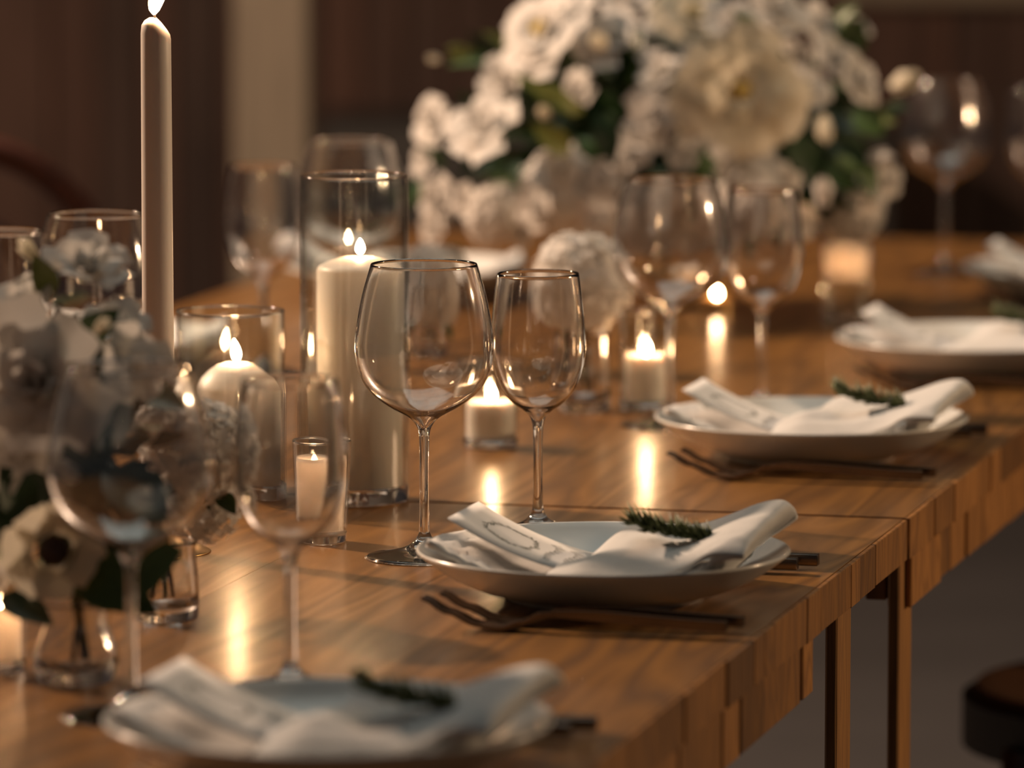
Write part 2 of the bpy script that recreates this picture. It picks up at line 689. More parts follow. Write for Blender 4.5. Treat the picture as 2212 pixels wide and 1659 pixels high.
def napkin_over(seed):
    """upper layer: the folded-back half, a loop that rises toward the table edge"""
    rn = random.Random(seed)
    off = rn.uniform(0, 50)
    prof = smooth_prof([(-0.014, 0.0295), (-0.009, 0.0325), (-0.002, 0.0365), (0.012, 0.0440), (0.035, 0.0465), (0.060, 0.0475), (0.085, 0.0545), (0.105, 0.0610),
                        (0.1195, 0.0635), (0.1255, 0.0600), (0.1215, 0.0530), (0.110, 0.0440), (0.100, 0.0330), (0.096, 0.0250), (0.086, 0.0200), (0.060, 0.0170), (0.020, 0.0165)], 3)
    n = len(prof) - 1

    def f(u, v):
        i = u * n
        k = min(int(i), n - 1)
        t = i - k
        x = prof[k][0] * (1 - t) + prof[k + 1][0] * t
        z = prof[k][1] * (1 - t) + prof[k + 1][1] * t
        y = -0.088 + 0.142 * v
        top = 1.0 if u < 0.62 else 0.0
        w = max(0.0, min(1.0, (0.70 - u) / 0.15))
        base = plate_z(min(math.hypot(x, y), 0.134)) + 0.0095
        if y > -0.056 and x < 0.030:
            base = max(base, 0.0285)
        # front rolls down into the plate, back falls gently
        k1 = interp([(-0.088, 0.0), (-0.081, 0.36), (-0.068, 0.66), (-0.045, 0.80), (-0.015, 0.92), (0.02, 1.08), (0.035, 1.10), (0.05, 0.85), (0.054, 0.55)], y)
        if z > base:
            z = base + (z - base) * (k1 if w > 0 else max(k1, 0.25) * 0.9)
        else:
            z = base - 0.001
        x += 0.012 * (v - 0.5) * w
        if u < 0.2:
            x += 0.020 * (v - 0.35) * (0.2 - u) / 0.2
        z += w * 0.0058 * noise.noise(Vector((x * 24 + off, y * 15, 1.7))) * min(1, k1 * 1.2)
        z += w * 0.0032 * math.sin(x * 70 + y * 55 + off) * interp([(-0.05, 1), (0.03, 0.8), (0.07, 0.2), (0.13, 0)], x) * k1
        return Vector((x, y, z))
    return mesh_of(grid_bm(60, 26, f), 'napkin_upper')


def card_pt(s, v, lift=0.0):
    """point on the card: s along (0..0.128), v across (0..1)"""
    x = -0.104 + s * 0.955
    y = -0.047 + 0.090 * v
    t = s / 0.128
    z = 0.0600 - 0.0740 * t + 0.0345 * t * t + lift
    return Vector((x, y, z))


def card_mesh():
    return mesh_of(grid_bm(16, 4, lambda u, v: card_pt(0.128 * u, v)), 'card')


def ribbon(bm, pts, w):
    """flat stroke made of quads along 2-D (s,v) card coordinates"""
    P = []
    for i, (s, v) in enumerate(pts):
        s0, v0 = pts[max(i - 1, 0)]
        s1, v1 = pts[min(i + 1, len(pts) - 1)]
        ds, dv = (s1 - s0), (v1 - v0) * 0.09
        L = math.hypot(ds, dv) or 1e-6
        ns, nv = -dv / L, ds / L
        P.append((bm.verts.new(card_pt(s + ns * w, v + nv * w / 0.09, 0.0007)), bm.verts.new(card_pt(s - ns * w, v - nv * w / 0.09, 0.0007))))
    for (a, b), (c, d) in zip(P, P[1:]):
        bm.faces.new((a, b, d, c))


def wreath_mesh():
    bm = bmesh.new()
    rn = random.Random(3)
    cs, cv, R = 0.038, 0.52, 0.019
    ring = []
    for k in range(49):
        a = 2 * PI * k / 48
        rr = R * (1 + 0.03 * math.sin(7 * a))
        ring.append((cs + rr * math.cos(a), cv + rr * 1.15 * math.sin(a) / 0.09))
    ribbon(bm, ring, 0.00035)
    for k in range(26):
        a = 2 * PI * k / 26 + rn.uniform(-.05, .05)
        s0, v0 = cs + R * math.cos(a), cv + R * 1.15 * math.sin(a) / 0.09
        b = a + rn.choice([0.7, -0.7]) + PI / 2
        l = rn.uniform(0.003, 0.0055)
        s1, v1 = s0 + l * math.cos(b), v0 + l * math.sin(b) / 0.09
        sm, vm = (s0 + s1) / 2, (v0 + v1) / 2
        ribbon(bm, [(s0, v0), (sm, vm), (s1, v1)], 0.0007)
    return mesh_of(bm, 'wreath_print')


def script_mesh():
    """illegible flowing pen strokes across the card"""
    bm = bmesh.new()
    for row, s0 in enumerate((0.070, 0.085)):
        pts = []
        n = 60
        for k in range(n):
            t = k / n
            amp = 0.0042 * (1 + 0.9 * (k < 9)) * (0.6 + 0.4 * math.sin(k * 0.9))
            pts.append((s0 - amp * math.sin(t * 2 * PI * 7), 0.82 - 0.62 * t + 0.012 * math.cos(t * 2 * PI * 7)))
        ribbon(bm, pts, 0.00040)
    return mesh_of(bm, 'script_print')


CARD, WREATH, SCRIPT = card_mesh(), wreath_mesh(), script_mesh()


def rosemary_meshes(seed):
    rn = random.Random(seed)
    stem_pts = [Vector((0.030 - 0.060 * t, 0.004 * math.sin(t * 3), 0.005 + 0.010 * t * t)) for t in [i / 8 for i in range(9)]]
    sb = tube_bm(stem_pts, [0.0011 - 0.0006 * i / 8 for i in range(9)], 6)
    nb = bmesh.new()
    for i in range(190):
        t = rn.uniform(0.05, 1.0)
        k = t * 8
        j = min(int(k), 7)
        p = stem_pts[j].lerp(stem_pts[j + 1], k - j)
        a = rn.uniform(0, 2 * PI)
        radial = Vector((0, math.cos(a), math.sin(a)))
        if radial.z < -0.15:
            radial.z *= -0.4
        d = (Vector((-1, 0, 0)) * rn.uniform(0.35, 0.9) + radial).normalized()
        L = rn.uniform(0.014, 0.023) * (0.75 + 0.25 * t)
        w = 0.0011
        s = d.cross(Vector((0.3, 0.2, 1))).normalized() * w
        up = d.cross(s).normalized() * w * 0.7
        a0, a1 = p + s, p - s
        m0, m1 = p + d * L * 0.55 + s + up * 0.5, p + d * L * 0.55 - s + up * 0.5
        q = p + d * L + Vector((0, 0, 0.001))
        v = [nb.verts.new(x) for x in (a0, a1, m1, m0, q, p + up * 2, p + d * L * 0.55 + up * 3)]
        for f in ((0, 1, 2, 3), (3, 2, 4), (0, 3, 6, 5), (5, 6, 2, 1), (3, 4, 6), (4, 2, 6)):
            nb.faces.new([v[x] for x in f])
    return mesh_of(sb, 'sprig_stem'), mesh_of(nb, 'needles')


ROS = [rosemary_meshes(s) for s in (1, 2)]


def fork_meshes():
    # side profile: x from tine tip (0) to handle end (0.215), z of centre line
    zc = [(0.0, 0.0215), (0.018, 0.0125), (0.040, 0.0042), (0.056, 0.0026), (0.070, 0.0060), (0.084, 0.0118), (0.096, 0.0130), (0.215, 0.0085)]
    wd = [(0.0, 0.0100), (0.045, 0.0118), (0.060, 0.0105), (0.072, 0.0045), (0.085, 0.0030), (0.100, 0.0036), (0.215, 0.0046)]
    hb = bmesh.new()

    def sec(bm, x, y0, y1, th):
        z = interp(zc, x)
        return [bm.verts.new((x, y0, z - th)), bm.verts.new((x, y1, z - th)), bm.verts.new((x, y1, z + th)), bm.verts.new((x, y0, z + th))]

    def skin(bm, secs):
        for A, B in zip(secs, secs[1:]):
            for k in range(4):
                bm.faces.new((A[k], A[(k + 1) % 4], B[(k + 1) % 4], B[k]))
        bm.faces.new(secs[0]); bm.faces.new(secs[-1][::-1])
    # head plate + four tines
    skin(hb, [sec(hb, 0.044 + 0.041 * i / 12, -interp(wd, 0.044 + 0.041 * i / 12), interp(wd, 0.044 + 0.041 * i / 12), 0.0011 + 0.0009 * i / 12) for i in range(13)])
    for k in range(4):
        c = -0.0082 + 0.00547 * k
        skin(hb, [sec(hb, 0.0445 * i / 8, c * (0.92 + 0.08 * i / 8) - 0.0012 - 0.0006 * i / 8, c * (0.92 + 0.08 * i / 8) + 0.0012 + 0.0006 * i / 8, 0.0007 + 0.0004 * i / 8) for i in range(9)])
    kb = bmesh.new()
    skin(kb, [sec(kb, 0.085 + 0.130 * i / 14, -interp(wd, 0.085 + 0.130 * i / 14), interp(wd, 0.085 + 0.130 * i / 14), 0.0020 + 0.0016 * min(1, i / 5)) for i in range(15)])
    bmesh.ops.recalc_face_normals(kb, faces=kb.faces)
    bmesh.ops.bevel(kb, geom=[e for e in kb.edges if e.calc_face_angle(0) > 0.7], offset=0.0006, segments=2, affect='EDGES')
    return mesh_of(hb, 'fork_head', autos=0.6), mesh_of(kb, 'fork_handle', autos=0.6)


def knife_meshes():
    hb = bmesh.new()
    box_bm(0.115, 0.225, -0.0046, 0.0046, 0.0032, 0.0118, 0.0007, 2, hb)
    bb = bmesh.new()
    top, bot = [], []
    for i in range(13):
        t = i / 12
        x = 0.118 * t
        w = 0.010 * math.sin(PI * min(1, 0.12 + t * 0.6)) ** 0.5
        top.append([bb.verts.new((x, -w, 0.0062)), bb.verts.new((x, 0.005 * min(1, t * 4), 0.0088)), bb.verts.new((x, 0.005 * min(1, t * 4), 0.0062))])
    for A, B in zip(top, top[1:]):
        for k in range(3):
            bb.faces.new((A[k], A[(k + 1) % 3], B[(k + 1) % 3], B[k]))
    bb.faces.new(top[0]); bb.faces.new(top[-1][::-1])
    return mesh_of(bb, 'blade', autos=0.5), mesh_of(hb, 'knife_handle', autos=0.6)


def spoon_meshes():
    hb = bmesh.new()
    box_bm(0.095, 0.212, -0.0046, 0.0046, 0.0032, 0.0118, 0.0007, 2, hb)
    sb = bmesh.new()

    def f(u, v):
        a = v * 2 * PI
        r = u
        x = 0.034 + 0.032 * r * math.cos(a)
        y = 0.020 * r * math.sin(a)
        return Vector((x, y, 0.0125 - 0.0100 * (1 - r * r)))
    grid_bm(5, 20, f, sb)
    tube_bm([(0.062, 0, 0.0120), (0.075, 0, 0.0125), (0.088, 0, 0.0090), (0.098, 0, 0.0075)], [0.004, 0.0026, 0.0028, 0.0036], 8, sb)
    return mesh_of(sb, 'spoon_bowl'), mesh_of(hb, 'spoon_handle', autos=0.6)


FORK, KNIFE, SPOON = fork_meshes(), knife_meshes(), spoon_meshes()

NAP = [(napkin_under(s), napkin_over(s)) for s in (5, 9)]


def cloth_z(me, x, y):
    t = BVHTree.FromPolygons([v.co.copy() for v in me.vertices], [tuple(p.vertices) for p in me.polygons])
    h = t.ray_cast(Vector((x, y, 0.3)), Vector((0, 0, -1)))
    return h[0].z if h[0] is not None else 0.048


SPRIG = [max(cloth_z(n[1], x, -0.038) for x in (0.04, 0.05, 0.06, 0.07)) + 0.0005 for n in NAP]


def setting(px, py, where, rz=RZ, k=0, card=True, cut=('fork', 'knife'), turn=0.0):
    """plate + napkin + card + rosemary + cutlery around the plate centred on a photo pixel (rim height)"""
    c = G(px, py, T + 0.0345)
    c.z = T
    M = Matrix.Rotation(rz, 4, 'Z')

    def at(x, y, z=0.0):
        return c + M @ Vector((x, y, z))
    p = thing('dinner_plate', 'pale glazed coupe plate ' + where, 'plate', c, rz, 'plates laid on the tables')
    obj('dish', PLATE, 'ceramic', p)
    n = thing('napkin', 'folded white linen napkin on the plate ' + where, 'napkin', at(0, 0, 0), rz + turn, 'folded napkins on the plates')
    a = obj('lower_fold', NAP[k % 2][0], 'linen', n)
    solidify(a, 0.004, 0.0, 0)
    b = obj('upper_fold', NAP[k % 2][1], 'linen', n)
    solidify(b, 0.0028, 0.0, 1)
    if card:
        d = thing('menu_card', 'small white card tucked in the napkin ' + where, 'card', at(0, 0, 0), rz + turn, 'printed cards tucked in the napkins')
        q = obj('sheet', CARD, 'card_paper', d)
        solidify(q, 0.0004, -1.0)
        w = obj('wreath_print', WREATH, 'card_ink', d)
        w['label'] = 'grey printed leafy wreath'
        s = obj('script_print', SCRIPT, 'card_ink', d)
        s['label'] = 'grey handwritten script lines'
    r = thing('rosemary_sprig', 'green rosemary sprig lying on the napkin ' + where, 'rosemary', c + Matrix.Rotation(rz + turn, 4, 'Z') @ Vector((0.064, -0.038, SPRIG[k % 2])), rz + 0.05 * k, 'rosemary sprigs on the napkins')
    obj('stem', ROS[k % 2][0], 'rosemary_stem', r)
    obj('needles', ROS[k % 2][1], 'rosemary_leaf', r)
    if 'fork' in cut:
        for j, (dx, dy) in enumerate(((-0.090, -0.165), (-0.083, -0.141))):
            f = thing('dinner_fork', ('outer' if j == 0 else 'inner') + ' dark metal fork on the table ' + where, 'fork', at(dx, dy), rz + 0.02, 'forks beside the plates')
            obj('head', FORK[0], 'steel', f)
            obj('handle', FORK[1], 'steel', f)
    if 'knife' in cut:
        f = thing('dinner_knife', 'dark metal knife on the table ' + where, 'knife', at(-0.110, 0.142), rz, 'knives beside the plates')
        obj('blade', KNIFE[0], 'steel', f)
        obj('handle', KNIFE[1], 'steel', f)
        f = thing('spoon', 'dark metal spoon on the table ' + where, 'spoon', at(-0.086, 0.166), rz, 'spoons beside the plates')
        obj('bowl', SPOON[0], 'steel', f)
        obj('handle', SPOON[1], 'steel', f)
    return c


setting(710, 1551, 'next to the tall leafy bouquet', k=1, cut=('knife',))
setting(1303, 1187, 'beside the joint between the two tables', k=0)
setting(1753, 900, 'beside the round hydrangea vase', k=1)
setting(2105, 728, 'in front of the pink votive glass', k=0, cut=('fork',))
setting(2345, 578, 'at the far table end', k=1, cut=('fork',))
setting(205, 722, 'across the table behind the taper candle', rz=RZ + PI, k=0, card=False, cut=())
setting(880, 572, 'across the table behind the tall candle cylinder', rz=RZ + PI, k=1, card=False, cut=())


# ================================================================== WINE GLASSES
def wine_meshes(outer, stem, foot, th=0.0011, bot=0.004):
    """outer: bowl profile from neck up to the rim; stem and foot below. Shared open seams keep one glass body."""
    o = smooth_prof(outer, 4)
    inner = []
    for i, (r, z) in enumerate(o):
        a = Vector(o[max(i - 1, 0)]); b = Vector(o[min(i + 1, len(o) - 1)])
        t = (b - a).normalized()
        nrm = Vector((-t.y, t.x))
        f = max(0.0, 1 - (z - o[0][1]) / 0.030)
        thick = th + bot * f * f
        q = Vector((r, z)) + nrm * thick
        if q.x > 0.0005 and z > o[0][1] + bot * 1.2:
            inner.append((q.x, q.y))
    inner = [(0.0, inner[0][1] - 0.0006)] + inner
    top = [(o[-1][0] - th * 0.3, o[-1][1] + th * 0.5)]
    bowl = mesh_of(lathe_bm(o + top + inner[::-1], 64), 'wine_bowl')
    st = mesh_of(lathe_bm(smooth_prof(stem, 3), 32), 'wine_stem')
    ft = mesh_of(lathe_bm(smooth_prof(foot, 3), 64), 'wine_foot')
    return bowl, st, ft


def scaled(pts, ys, sc):
    return [(r / sc, (ys - y) / sc) for r, y in pts]


SL = 2815.0
LARGE = wine_meshes(
    scaled([(11, 943), (14, 928), (22, 914), (34, 903), (52, 893), (72, 882), (94, 867), (114, 850), (131, 826), (143, 795), (148, 762), (146.5, 728), (141, 690), (131, 640), (121, 604), (113, 578)], 1205, SL),
    scaled([(11.5, 1150), (10.5, 1120), (10, 1060), (10.2, 1000), (11, 943)], 1205, SL),
    scaled([(0, 1204), (118, 1204), (122, 1201), (118, 1198), (88, 1193), (52, 1185), (30, 1175), (18, 1163), (11.5, 1150)], 1205, SL))
SS = 2797.0
SMALL = wine_meshes(
    scaled([(11, 925), (13, 908), (20, 893), (34, 880), (52, 868), (70, 850), (84, 828), (95, 800), (102, 770), (104, 742), (102.5, 705), (98.5, 660), (94, 620), (89, 583)], 1150, SS),
    scaled([(12, 1095), (10.5, 1060), (10, 1000), (10.5, 950), (11, 925)], 1150, SS),
    scaled([(0, 1149), (98, 1149), (102, 1146), (98, 1143), (72, 1138), (44, 1130), (26, 1120), (16, 1108), (12, 1095)], 1150, SS))


def wine(px, py, meshes, label, small=False):
    g = thing('wine_glass', label, 'wine glass', G(px, py), 0, 'wine glasses on the tables')
    for nm, me in zip(('bowl', 'stem', 'foot'), meshes):
        obj(nm, me, 'clear_glass', g)
    return g


def wineZ(px, Z, meshes, label, small=False):
    y = YH + (FPX * H / Z) / math.cos(PITCH) ** 0
    p = G(px, y)
    return wine(px, y, meshes, label)


wine(285, 1548, LARGE, 'large empty wine glass in front of the tall leafy bouquet')
wine(628, 1488, SMALL, 'small empty wine glass in front of the conical votive')
wine(917, 1205, LARGE, 'large empty wine glass in front of the tall candle cylinder')
wine(1162, 1150, SMALL, 'small empty wine glass by the joint between the tables')
wine(1448, 920, LARGE, 'large empty wine glass beside the votive next to the round hydrangea vase')
wine(1645, 884, SMALL, 'small empty wine glass behind the plate next to the round hydrangea')
wine(2040, 592, LARGE, 'large empty wine glass at the far end of the table')
wine(2235, 560, SMALL, 'small empty wine glass at the far end of the table')
wineZ(213, 4.60, LARGE, 'large empty wine glass across the table behind the taper candle')
wineZ(18, 4.665, SMALL, 'small empty wine glass across the table behind the leafy bouquet')
wineZ(757, 5.42, LARGE, 'large empty wine glass across the table behind the tall candle cylinder')
wineZ(570, 5.36, SMALL, 'small empty wine glass across the table behind the short candle cylinder')


# ================================================================== CANDLES AND HOLDERS
def flame_mesh(h, w, lean=0.0):
    prof = [(0.0, 0.0), (0.62 * w, 0.10 * h), (0.95 * w, 0.26 * h), (1.0 * w, 0.40 * h), (0.80 * w, 0.62 * h), (0.42 * w, 0.84 * h), (0.0, h)]
    bm = lathe_bm(smooth_prof(prof, 2), 14)
    for v in bm.verts:
        t = v.co.z / h
        v.co.x += lean * t * t
    return mesh_of(bm, 'flame')


def put_flame(parent, z, h, w, lean=0.0, wick=0.006, x=0.0):
    wb = tube_bm([(x, 0, z), (x + 0.0004, 0, z + wick * 0.5), (x + 0.0012, 0, z + wick)], 0.0007, 6)
    obj('wick', mesh_of(wb, 'wick'), 'wick', parent)
    f = obj('flame', flame_mesh(h, w, lean), 'flame', parent, (x + 0.0008, 0, z + wick * 0.55))
    f['label'] = 'glowing yellow flame'


def cylinder_holder(name, label, cat, loc, r, h, th=0.0022, base=0.011, rtop=None, group=None):
    rtop = rtop or r
    t = thing(name, label, cat, loc, 0, group)
    ro = lambda z: r + (rtop - r) * z / h
    prof = [(ro(base), base), (ro(h * 0.5), h * 0.5), (ro(h * 0.9), h * 0.9), (ro(h) - 0.0002, h - th * 0.4)]
    inn = [(ro(h) - th + 0.0002, h - th * 0.4), (ro(h * 0.9) - th, h * 0.9), (ro(h * 0.5) - th, h * 0.5), (ro(base) - th, base + 0.002)]
    obj('wall', mesh_of(lathe_bm(prof + inn, 72), 'holder_wall', autos=1.2), 'thin_glass', t)
    # solid glass rim and base
    rb = bmesh.new()
    ring = [(ro(h) - th / 2 + th / 2 * math.cos(a), h - th * 0.4 + th / 2 * math.sin(a)) for a in [2 * PI * k / 10 for k in range(10)]]
    lathe_bm(ring, 72, rb, closed=True)
    obj('rim', mesh_of(rb, 'holder_rim'), 'clear_glass', t)
    bp = [(0, 0.0012), (r * 0.72, 0.0012), (r * 0.84, 0.0002), (r - 0.002, 0.0002), (r, 0.002), (ro(base), base - 0.0005), (ro(base) - th, base + 0.001), (r * 0.75, base - 0.002), (0, base - 0.0025)]
    obj('base', mesh_of(lathe_bm(bp, 72), 'holder_base', autos=0.9), 'clear_glass', t)
    return t


def pillar(label, loc, r, h, dome, fl=(0.022, 0.0052), rim=0.0, lean=0.0):
    c = thing('pillar_candle', label, 'candle', loc, 0, 'lit pillar candles in glass cylinders')
    prof = [(0, 0.0), (r - 0.001, 0.0), (r, 0.001), (r, h * 0.5), (r, h - 0.002), (r - 0.0015, h + 0.001), (r * 0.86, h + dome * 0.32), (r * 0.66, h + dome * 0.68), (r * 0.45, h + dome * 0.93), (r * 0.30, h + dome), (r * 0.16, h + dome * 0.93), (0, h + dome * 0.90)]
    body = obj('wax_body', mesh_of(lathe_bm(prof, 64), 'wax_body', autos=1.0), 'wax', c)
    put_flame(c, h + dome * 0.88, fl[0], fl[1], lean)
    return c


pc = G(767, 1081)
cylinder_holder('glass_cylinder', 'tall clear glass cylinder holding a white pillar candle', 'candle holder', pc, 0.0440, 0.265, base=0.013, group='glass cylinders with pillar candles')
pillar('tall white pillar candle burning inside the tall glass cylinder', pc + Vector((0.004, 0, 0.0125)), 0.0345, 0.1775, 0.0085, (0.0125, 0.0034))
pc2 = G(500, 1083)
cylinder_holder('glass_cylinder', 'short clear glass cylinder holding a white pillar candle', 'candle holder', pc2, 0.0440, 0.156, base=0.013, group='glass cylinders with pillar candles')
pillar('short white domed pillar candle burning inside the short glass cylinder', pc2 + Vector((0.004, 0, 0.0125)), 0.0330, 0.082, 0.0185, (0.0185, 0.0038), lean=-0.002)


def votive(px, py, label, clabel, r, h, wax0, wax1, rw, rtop=None, fl=(0.016, 0.004), well=0.0):
    p = G(px, py)
    cylinder_holder('votive_holder', label, 'votive holder', p, r, h, th=0.0018, base=0.009, rtop=rtop, group='clear glass votive holders')
    c = thing('votive_candle', clabel, 'candle', p + Vector((0, 0, wax0)), 0, 'small candles in votive glasses')
    hh = wax1 - wax0
    r2 = rw if rtop is None else rw * (1 + (rtop / r - 1) * 0.6)
    if well:
        prof = [(0, 0), (rw - 0.001, 0), (rw, 0.001), (r2, hh - 0.001), (r2 - 0.001, hh), (r2 - 0.004, hh - 0.001), (r2 - 0.006, hh - well), (0, hh - well - 0.001)]
    else:
        prof = [(0, 0), (rw - 0.001, 0), (rw, 0.001), (r2, hh - 0.002), (r2 - 0.002, hh), (r2 * 0.7, hh - 0.0015), (0, hh - 0.0025)]
    obj('wax_body', mesh_of(lathe_bm(smooth_prof(prof, 2), 40), 'wax_body'), 'wax_thin' if well else 'wax', c)
    put_flame(c, hh - well - 0.003, *fl)
    return p


votive(697, 1172, 'conical votive glass on the table beside the tall candle cylinder', 'white candle in the conical votive beside the tall cylinder', 0.0182, 0.080, 0.0095, 0.064, 0.0163, rtop=0.0225, fl=(0.013, 0.0036), well=0.008)
votive(1060, 966, 'short votive glass standing behind the two sharp wine glasses', 'low white candle in the votive behind the sharp wine glasses', 0.0240, 0.074, 0.0095, 0.040, 0.0210, fl=(0.0145, 0.0036))
votive(1393, 886, 'votive glass beside the round white hydrangea vase', 'white candle in the votive beside the round hydrangea', 0.0245, 0.092, 0.0095, 0.050, 0.0185, fl=(0.0150, 0.0043))
votive(1827, 700, 'pink glowing votive glass below the big centrepiece', 'candle glowing pink inside the votive below the centrepiece', 0.0262, 0.086, 0.048, 0.082, 0.0232, fl=(0.012, 0.0036), well=0.024)
votive(2, 1452, 'votive glass standing beside the base of the leafy bouquet', 'white candle in the votive beside the leafy bouquet', 0.0165, 0.062, 0.0095, 0.044, 0.0138, fl=(0.012, 0.0035), well=0.008)

tl = thing('tealight', 'tiny lit tealight on the table between the two soft wine glasses', 'candle', G(1547, 672))
obj('cup', mesh_of(lathe_bm([(0, 0.0004), (0.018, 0.0004), (0.019, 0.001), (0.019, 0.015), (0.0182, 0.015), (0.0180, 0.011), (0, 0.0110)], 32), 'tealight_cup', autos=0.8), 'holder_brass', tl)
obj('wax_body', mesh_of(lathe_bm([(0, 0.0111), (0.0176, 0.0111), (0.0176, 0.0125), (0, 0.0120)], 32), 'tealight_wax'), 'wax', tl)
put_flame(tl, 0.012, 0.009, 0.0026)

# taper candle in a small holder
tp = G(345, 1192)
th_ = thing('candlestick', 'low brass candlestick under the tall taper candle', 'candlestick', tp)
obj('foot', mesh_of(lathe_bm(smooth_prof([(0, 0.0), (0.036, 0.0), (0.037, 0.002), (0.030, 0.005), (0.014, 0.010), (0.009, 0.016)], 3), 40), 'stick_foot'), 'holder_brass', th_)
obj('cup', mesh_of(lathe_bm(smooth_prof([(0.009, 0.016), (0.010, 0.022), (0.0155, 0.030), (0.0165, 0.044), (0.0150, 0.045), (0.0135, 0.036), (0.0135, 0.0185), (0, 0.018)], 2), 40), 'stick_cup'), 'holder_brass', th_)
ct = thing('taper_candle', 'tall slim white taper candle standing behind the leafy bouquet', 'candle', tp + Vector((0, 0, 0.0185)))
hT = zat(42, (tp.y + 0.0)) - T - 0.0185
bmT = lathe_bm([(0, 0), (0.0120, 0), (0.0123, 0.002), (0.0121, hT * 0.3), (0.0118, hT * 0.6), (0.0115, hT * 0.9), (0.0114, hT - 0.010), (0.0108, hT - 0.004), (0.0085, hT - 0.0005), (0.0050, hT + 0.0015), (0.0020, hT + 0.0005), (0, hT)], 40)
for v in bmT.verts:
    if v.co.z > hT - 0.02:
        k = (v.co.z - hT + 0.02) / 0.02
        v.co.z -= 0.010 * k * max(0, v.co.x / 0.0115)
obj('wax_body', mesh_of(bmT, 'taper_wax'), 'wax', ct)
wb = tube_bm([(0, 0, hT - 0.001), (-0.0015, 0, hT + 0.006), (-0.001, 0, hT + 0.011), (0.001, 0, hT + 0.013)], 0.0010, 6)
obj('wick', mesh_of(wb, 'taper_wick'), 'wick', ct)
fl = obj('flame', flame_mesh(0.040, 0.0060, 0.022), 'flame', ct, (-0.0012, 0, hT + 0.003))
fl['label'] = 'leaning yellow flame'


# ================================================================== FLOWERS
def petal(bm, ang, rb, open_, Hh, spread, curl, rn, nu=5, nv=5, ruffle=0.0):
    ph = rn.uniform(0, 9)

    def f(u, v):
        uu = u * 2 - 1
        w = (math.sin(PI * (0.12 + 0.76 * v)) ** 0.7)
        r = rb + open_ * v ** 1.4 + curl * max(0, v - 0.55) ** 2 * 3
        z = Hh * (v - 0.12 * uu * uu * v) - curl * max(0, v - 0.55) ** 2 * 1.6
        a = ang + uu * spread * w
        r += ruffle * math.sin(uu * 6 + ph) * v * 0.6 + 0.03 * uu * uu
        z += ruffle * math.cos(uu * 5 + ph) * v * 0.5
        return Vector((r * math.cos(a), r * math.sin(a), z - 0.35))
    grid_bm(nu, nv, f, bm)


def rose_mesh(seed, n=18, full=1.0, ruffle=0.012):
    rn = random.Random(seed)
    bm = bmesh.new()
    for i in range(n):
        t = i / (n - 1)
        petal(bm, i * 2.4 + rn.uniform(-.2, .2), 0.05 + 0.12 * t, (0.05 + 0.62 * t ** 1.3) * full, 0.95 - 0.30 * t + rn.uniform(-.06, .06),
              1.1 - 0.35 * t, 0.05 + 0.45 * t, rn, ruffle=ruffle + 0.015 * t)
    return mesh_of(bm, 'rose')


def peony_mesh(seed):
    rn = random.Random(seed)
    bm = bmesh.new()
    n = 26
    for i in range(n):
        t = i / (n - 1)
        petal(bm, i * 2.4 + rn.uniform(-.3, .3), 0.08 + 0.15 * t, 0.15 + 0.75 * t, 0.66 - 0.38 * t + rn.uniform(-.08, .08), 0.95 - 0.20 * t + rn.uniform(-.1, .1),
              0.10 + 0.35 * t, rn, ruffle=0.055)
    return mesh_of(bm, 'peony')


def bud_mesh(seed):
    rn = random.Random(seed)
    bm = bmesh.new()
    for i in range(7):
        petal(bm, i * 2.4, 0.12 + 0.02 * i, 0.10 + 0.03 * i, 1.25 - 0.06 * i, 0.8, -0.25, rn)
    return mesh_of(bm, 'bud')


def cup_mesh(seed):
    rn = random.Random(seed)
    bm = bmesh.new()
    for i in range(7):
        petal(bm, i * 2 * PI / 7 * 3 + rn.uniform(-.1, .1), 0.25 + 0.02 * i, 0.42, 0.95, 0.75, 0.25, rn, ruffle=0.03)
    return mesh_of(bm, 'cup_flower')


def hydrangea_mesh(seed, n=170, size=0.20):
    rn = random.Random(seed)
    bm = bmesh.new()
    for i in range(n):
        k = (i + 0.5) / n
        z = 1 - 1.62 * k
        rr = math.sqrt(max(0, 1 - z * z))
        a = i * 2.39996
        nrm = Vector((rr * math.cos(a), rr * math.sin(a), z))
        nrm = (nrm + Vector((rn.uniform(-.22, .22), rn.uniform(-.22, .22), rn.uniform(-.22, .22)))).normalized()
        c = nrm * rn.uniform(0.88, 1.04)
        t1 = nrm.orthogonal().normalized()
        t2 = nrm.cross(t1)
        a0 = rn.uniform(0, PI)
        for q in range(4):
            b = a0 + q * PI / 2
            d = t1 * math.cos(b) + t2 * math.sin(b)
            s = t1 * -math.sin(b) + t2 * math.cos(b)
            L = size * rn.uniform(0.85, 1.15)
            up = nrm * L * rn.uniform(0.05, 0.35)
            P = [c, c + d * L * 0.55 + s * L * 0.42 + up * 0.5, c + d * L + up * 0.7, c + d * L * 0.55 - s * L * 0.42 + up * 0.5, c + d * L * 0.55 + up * 0.2]
            v = [bm.verts.new(p) for p in P]
            bm.faces.new((v[0], v[1], v[4])); bm.faces.new((v[1], v[2], v[4])); bm.faces.new((v[2], v[3], v[4])); bm.faces.new((v[3], v[0], v[4]))
    bmesh.ops.create_icosphere(bm, subdivisions=2, radius=0.66)
    return mesh_of(bm, 'hydrangea')


def leaf_mesh(wd=0.34, bend=0.25):
    def f(u, v):
        uu = u * 2 - 1
        w = wd * (math.sin(PI * min(1, v * 0.97 + 0.03)) ** 0.8) * (1 - 0.35 * v)
        return Vector((uu * w, v, 0.10 * abs(uu) * w / wd - bend * v * v))
    return mesh_of(grid_bm(4, 8, f), 'leaf')


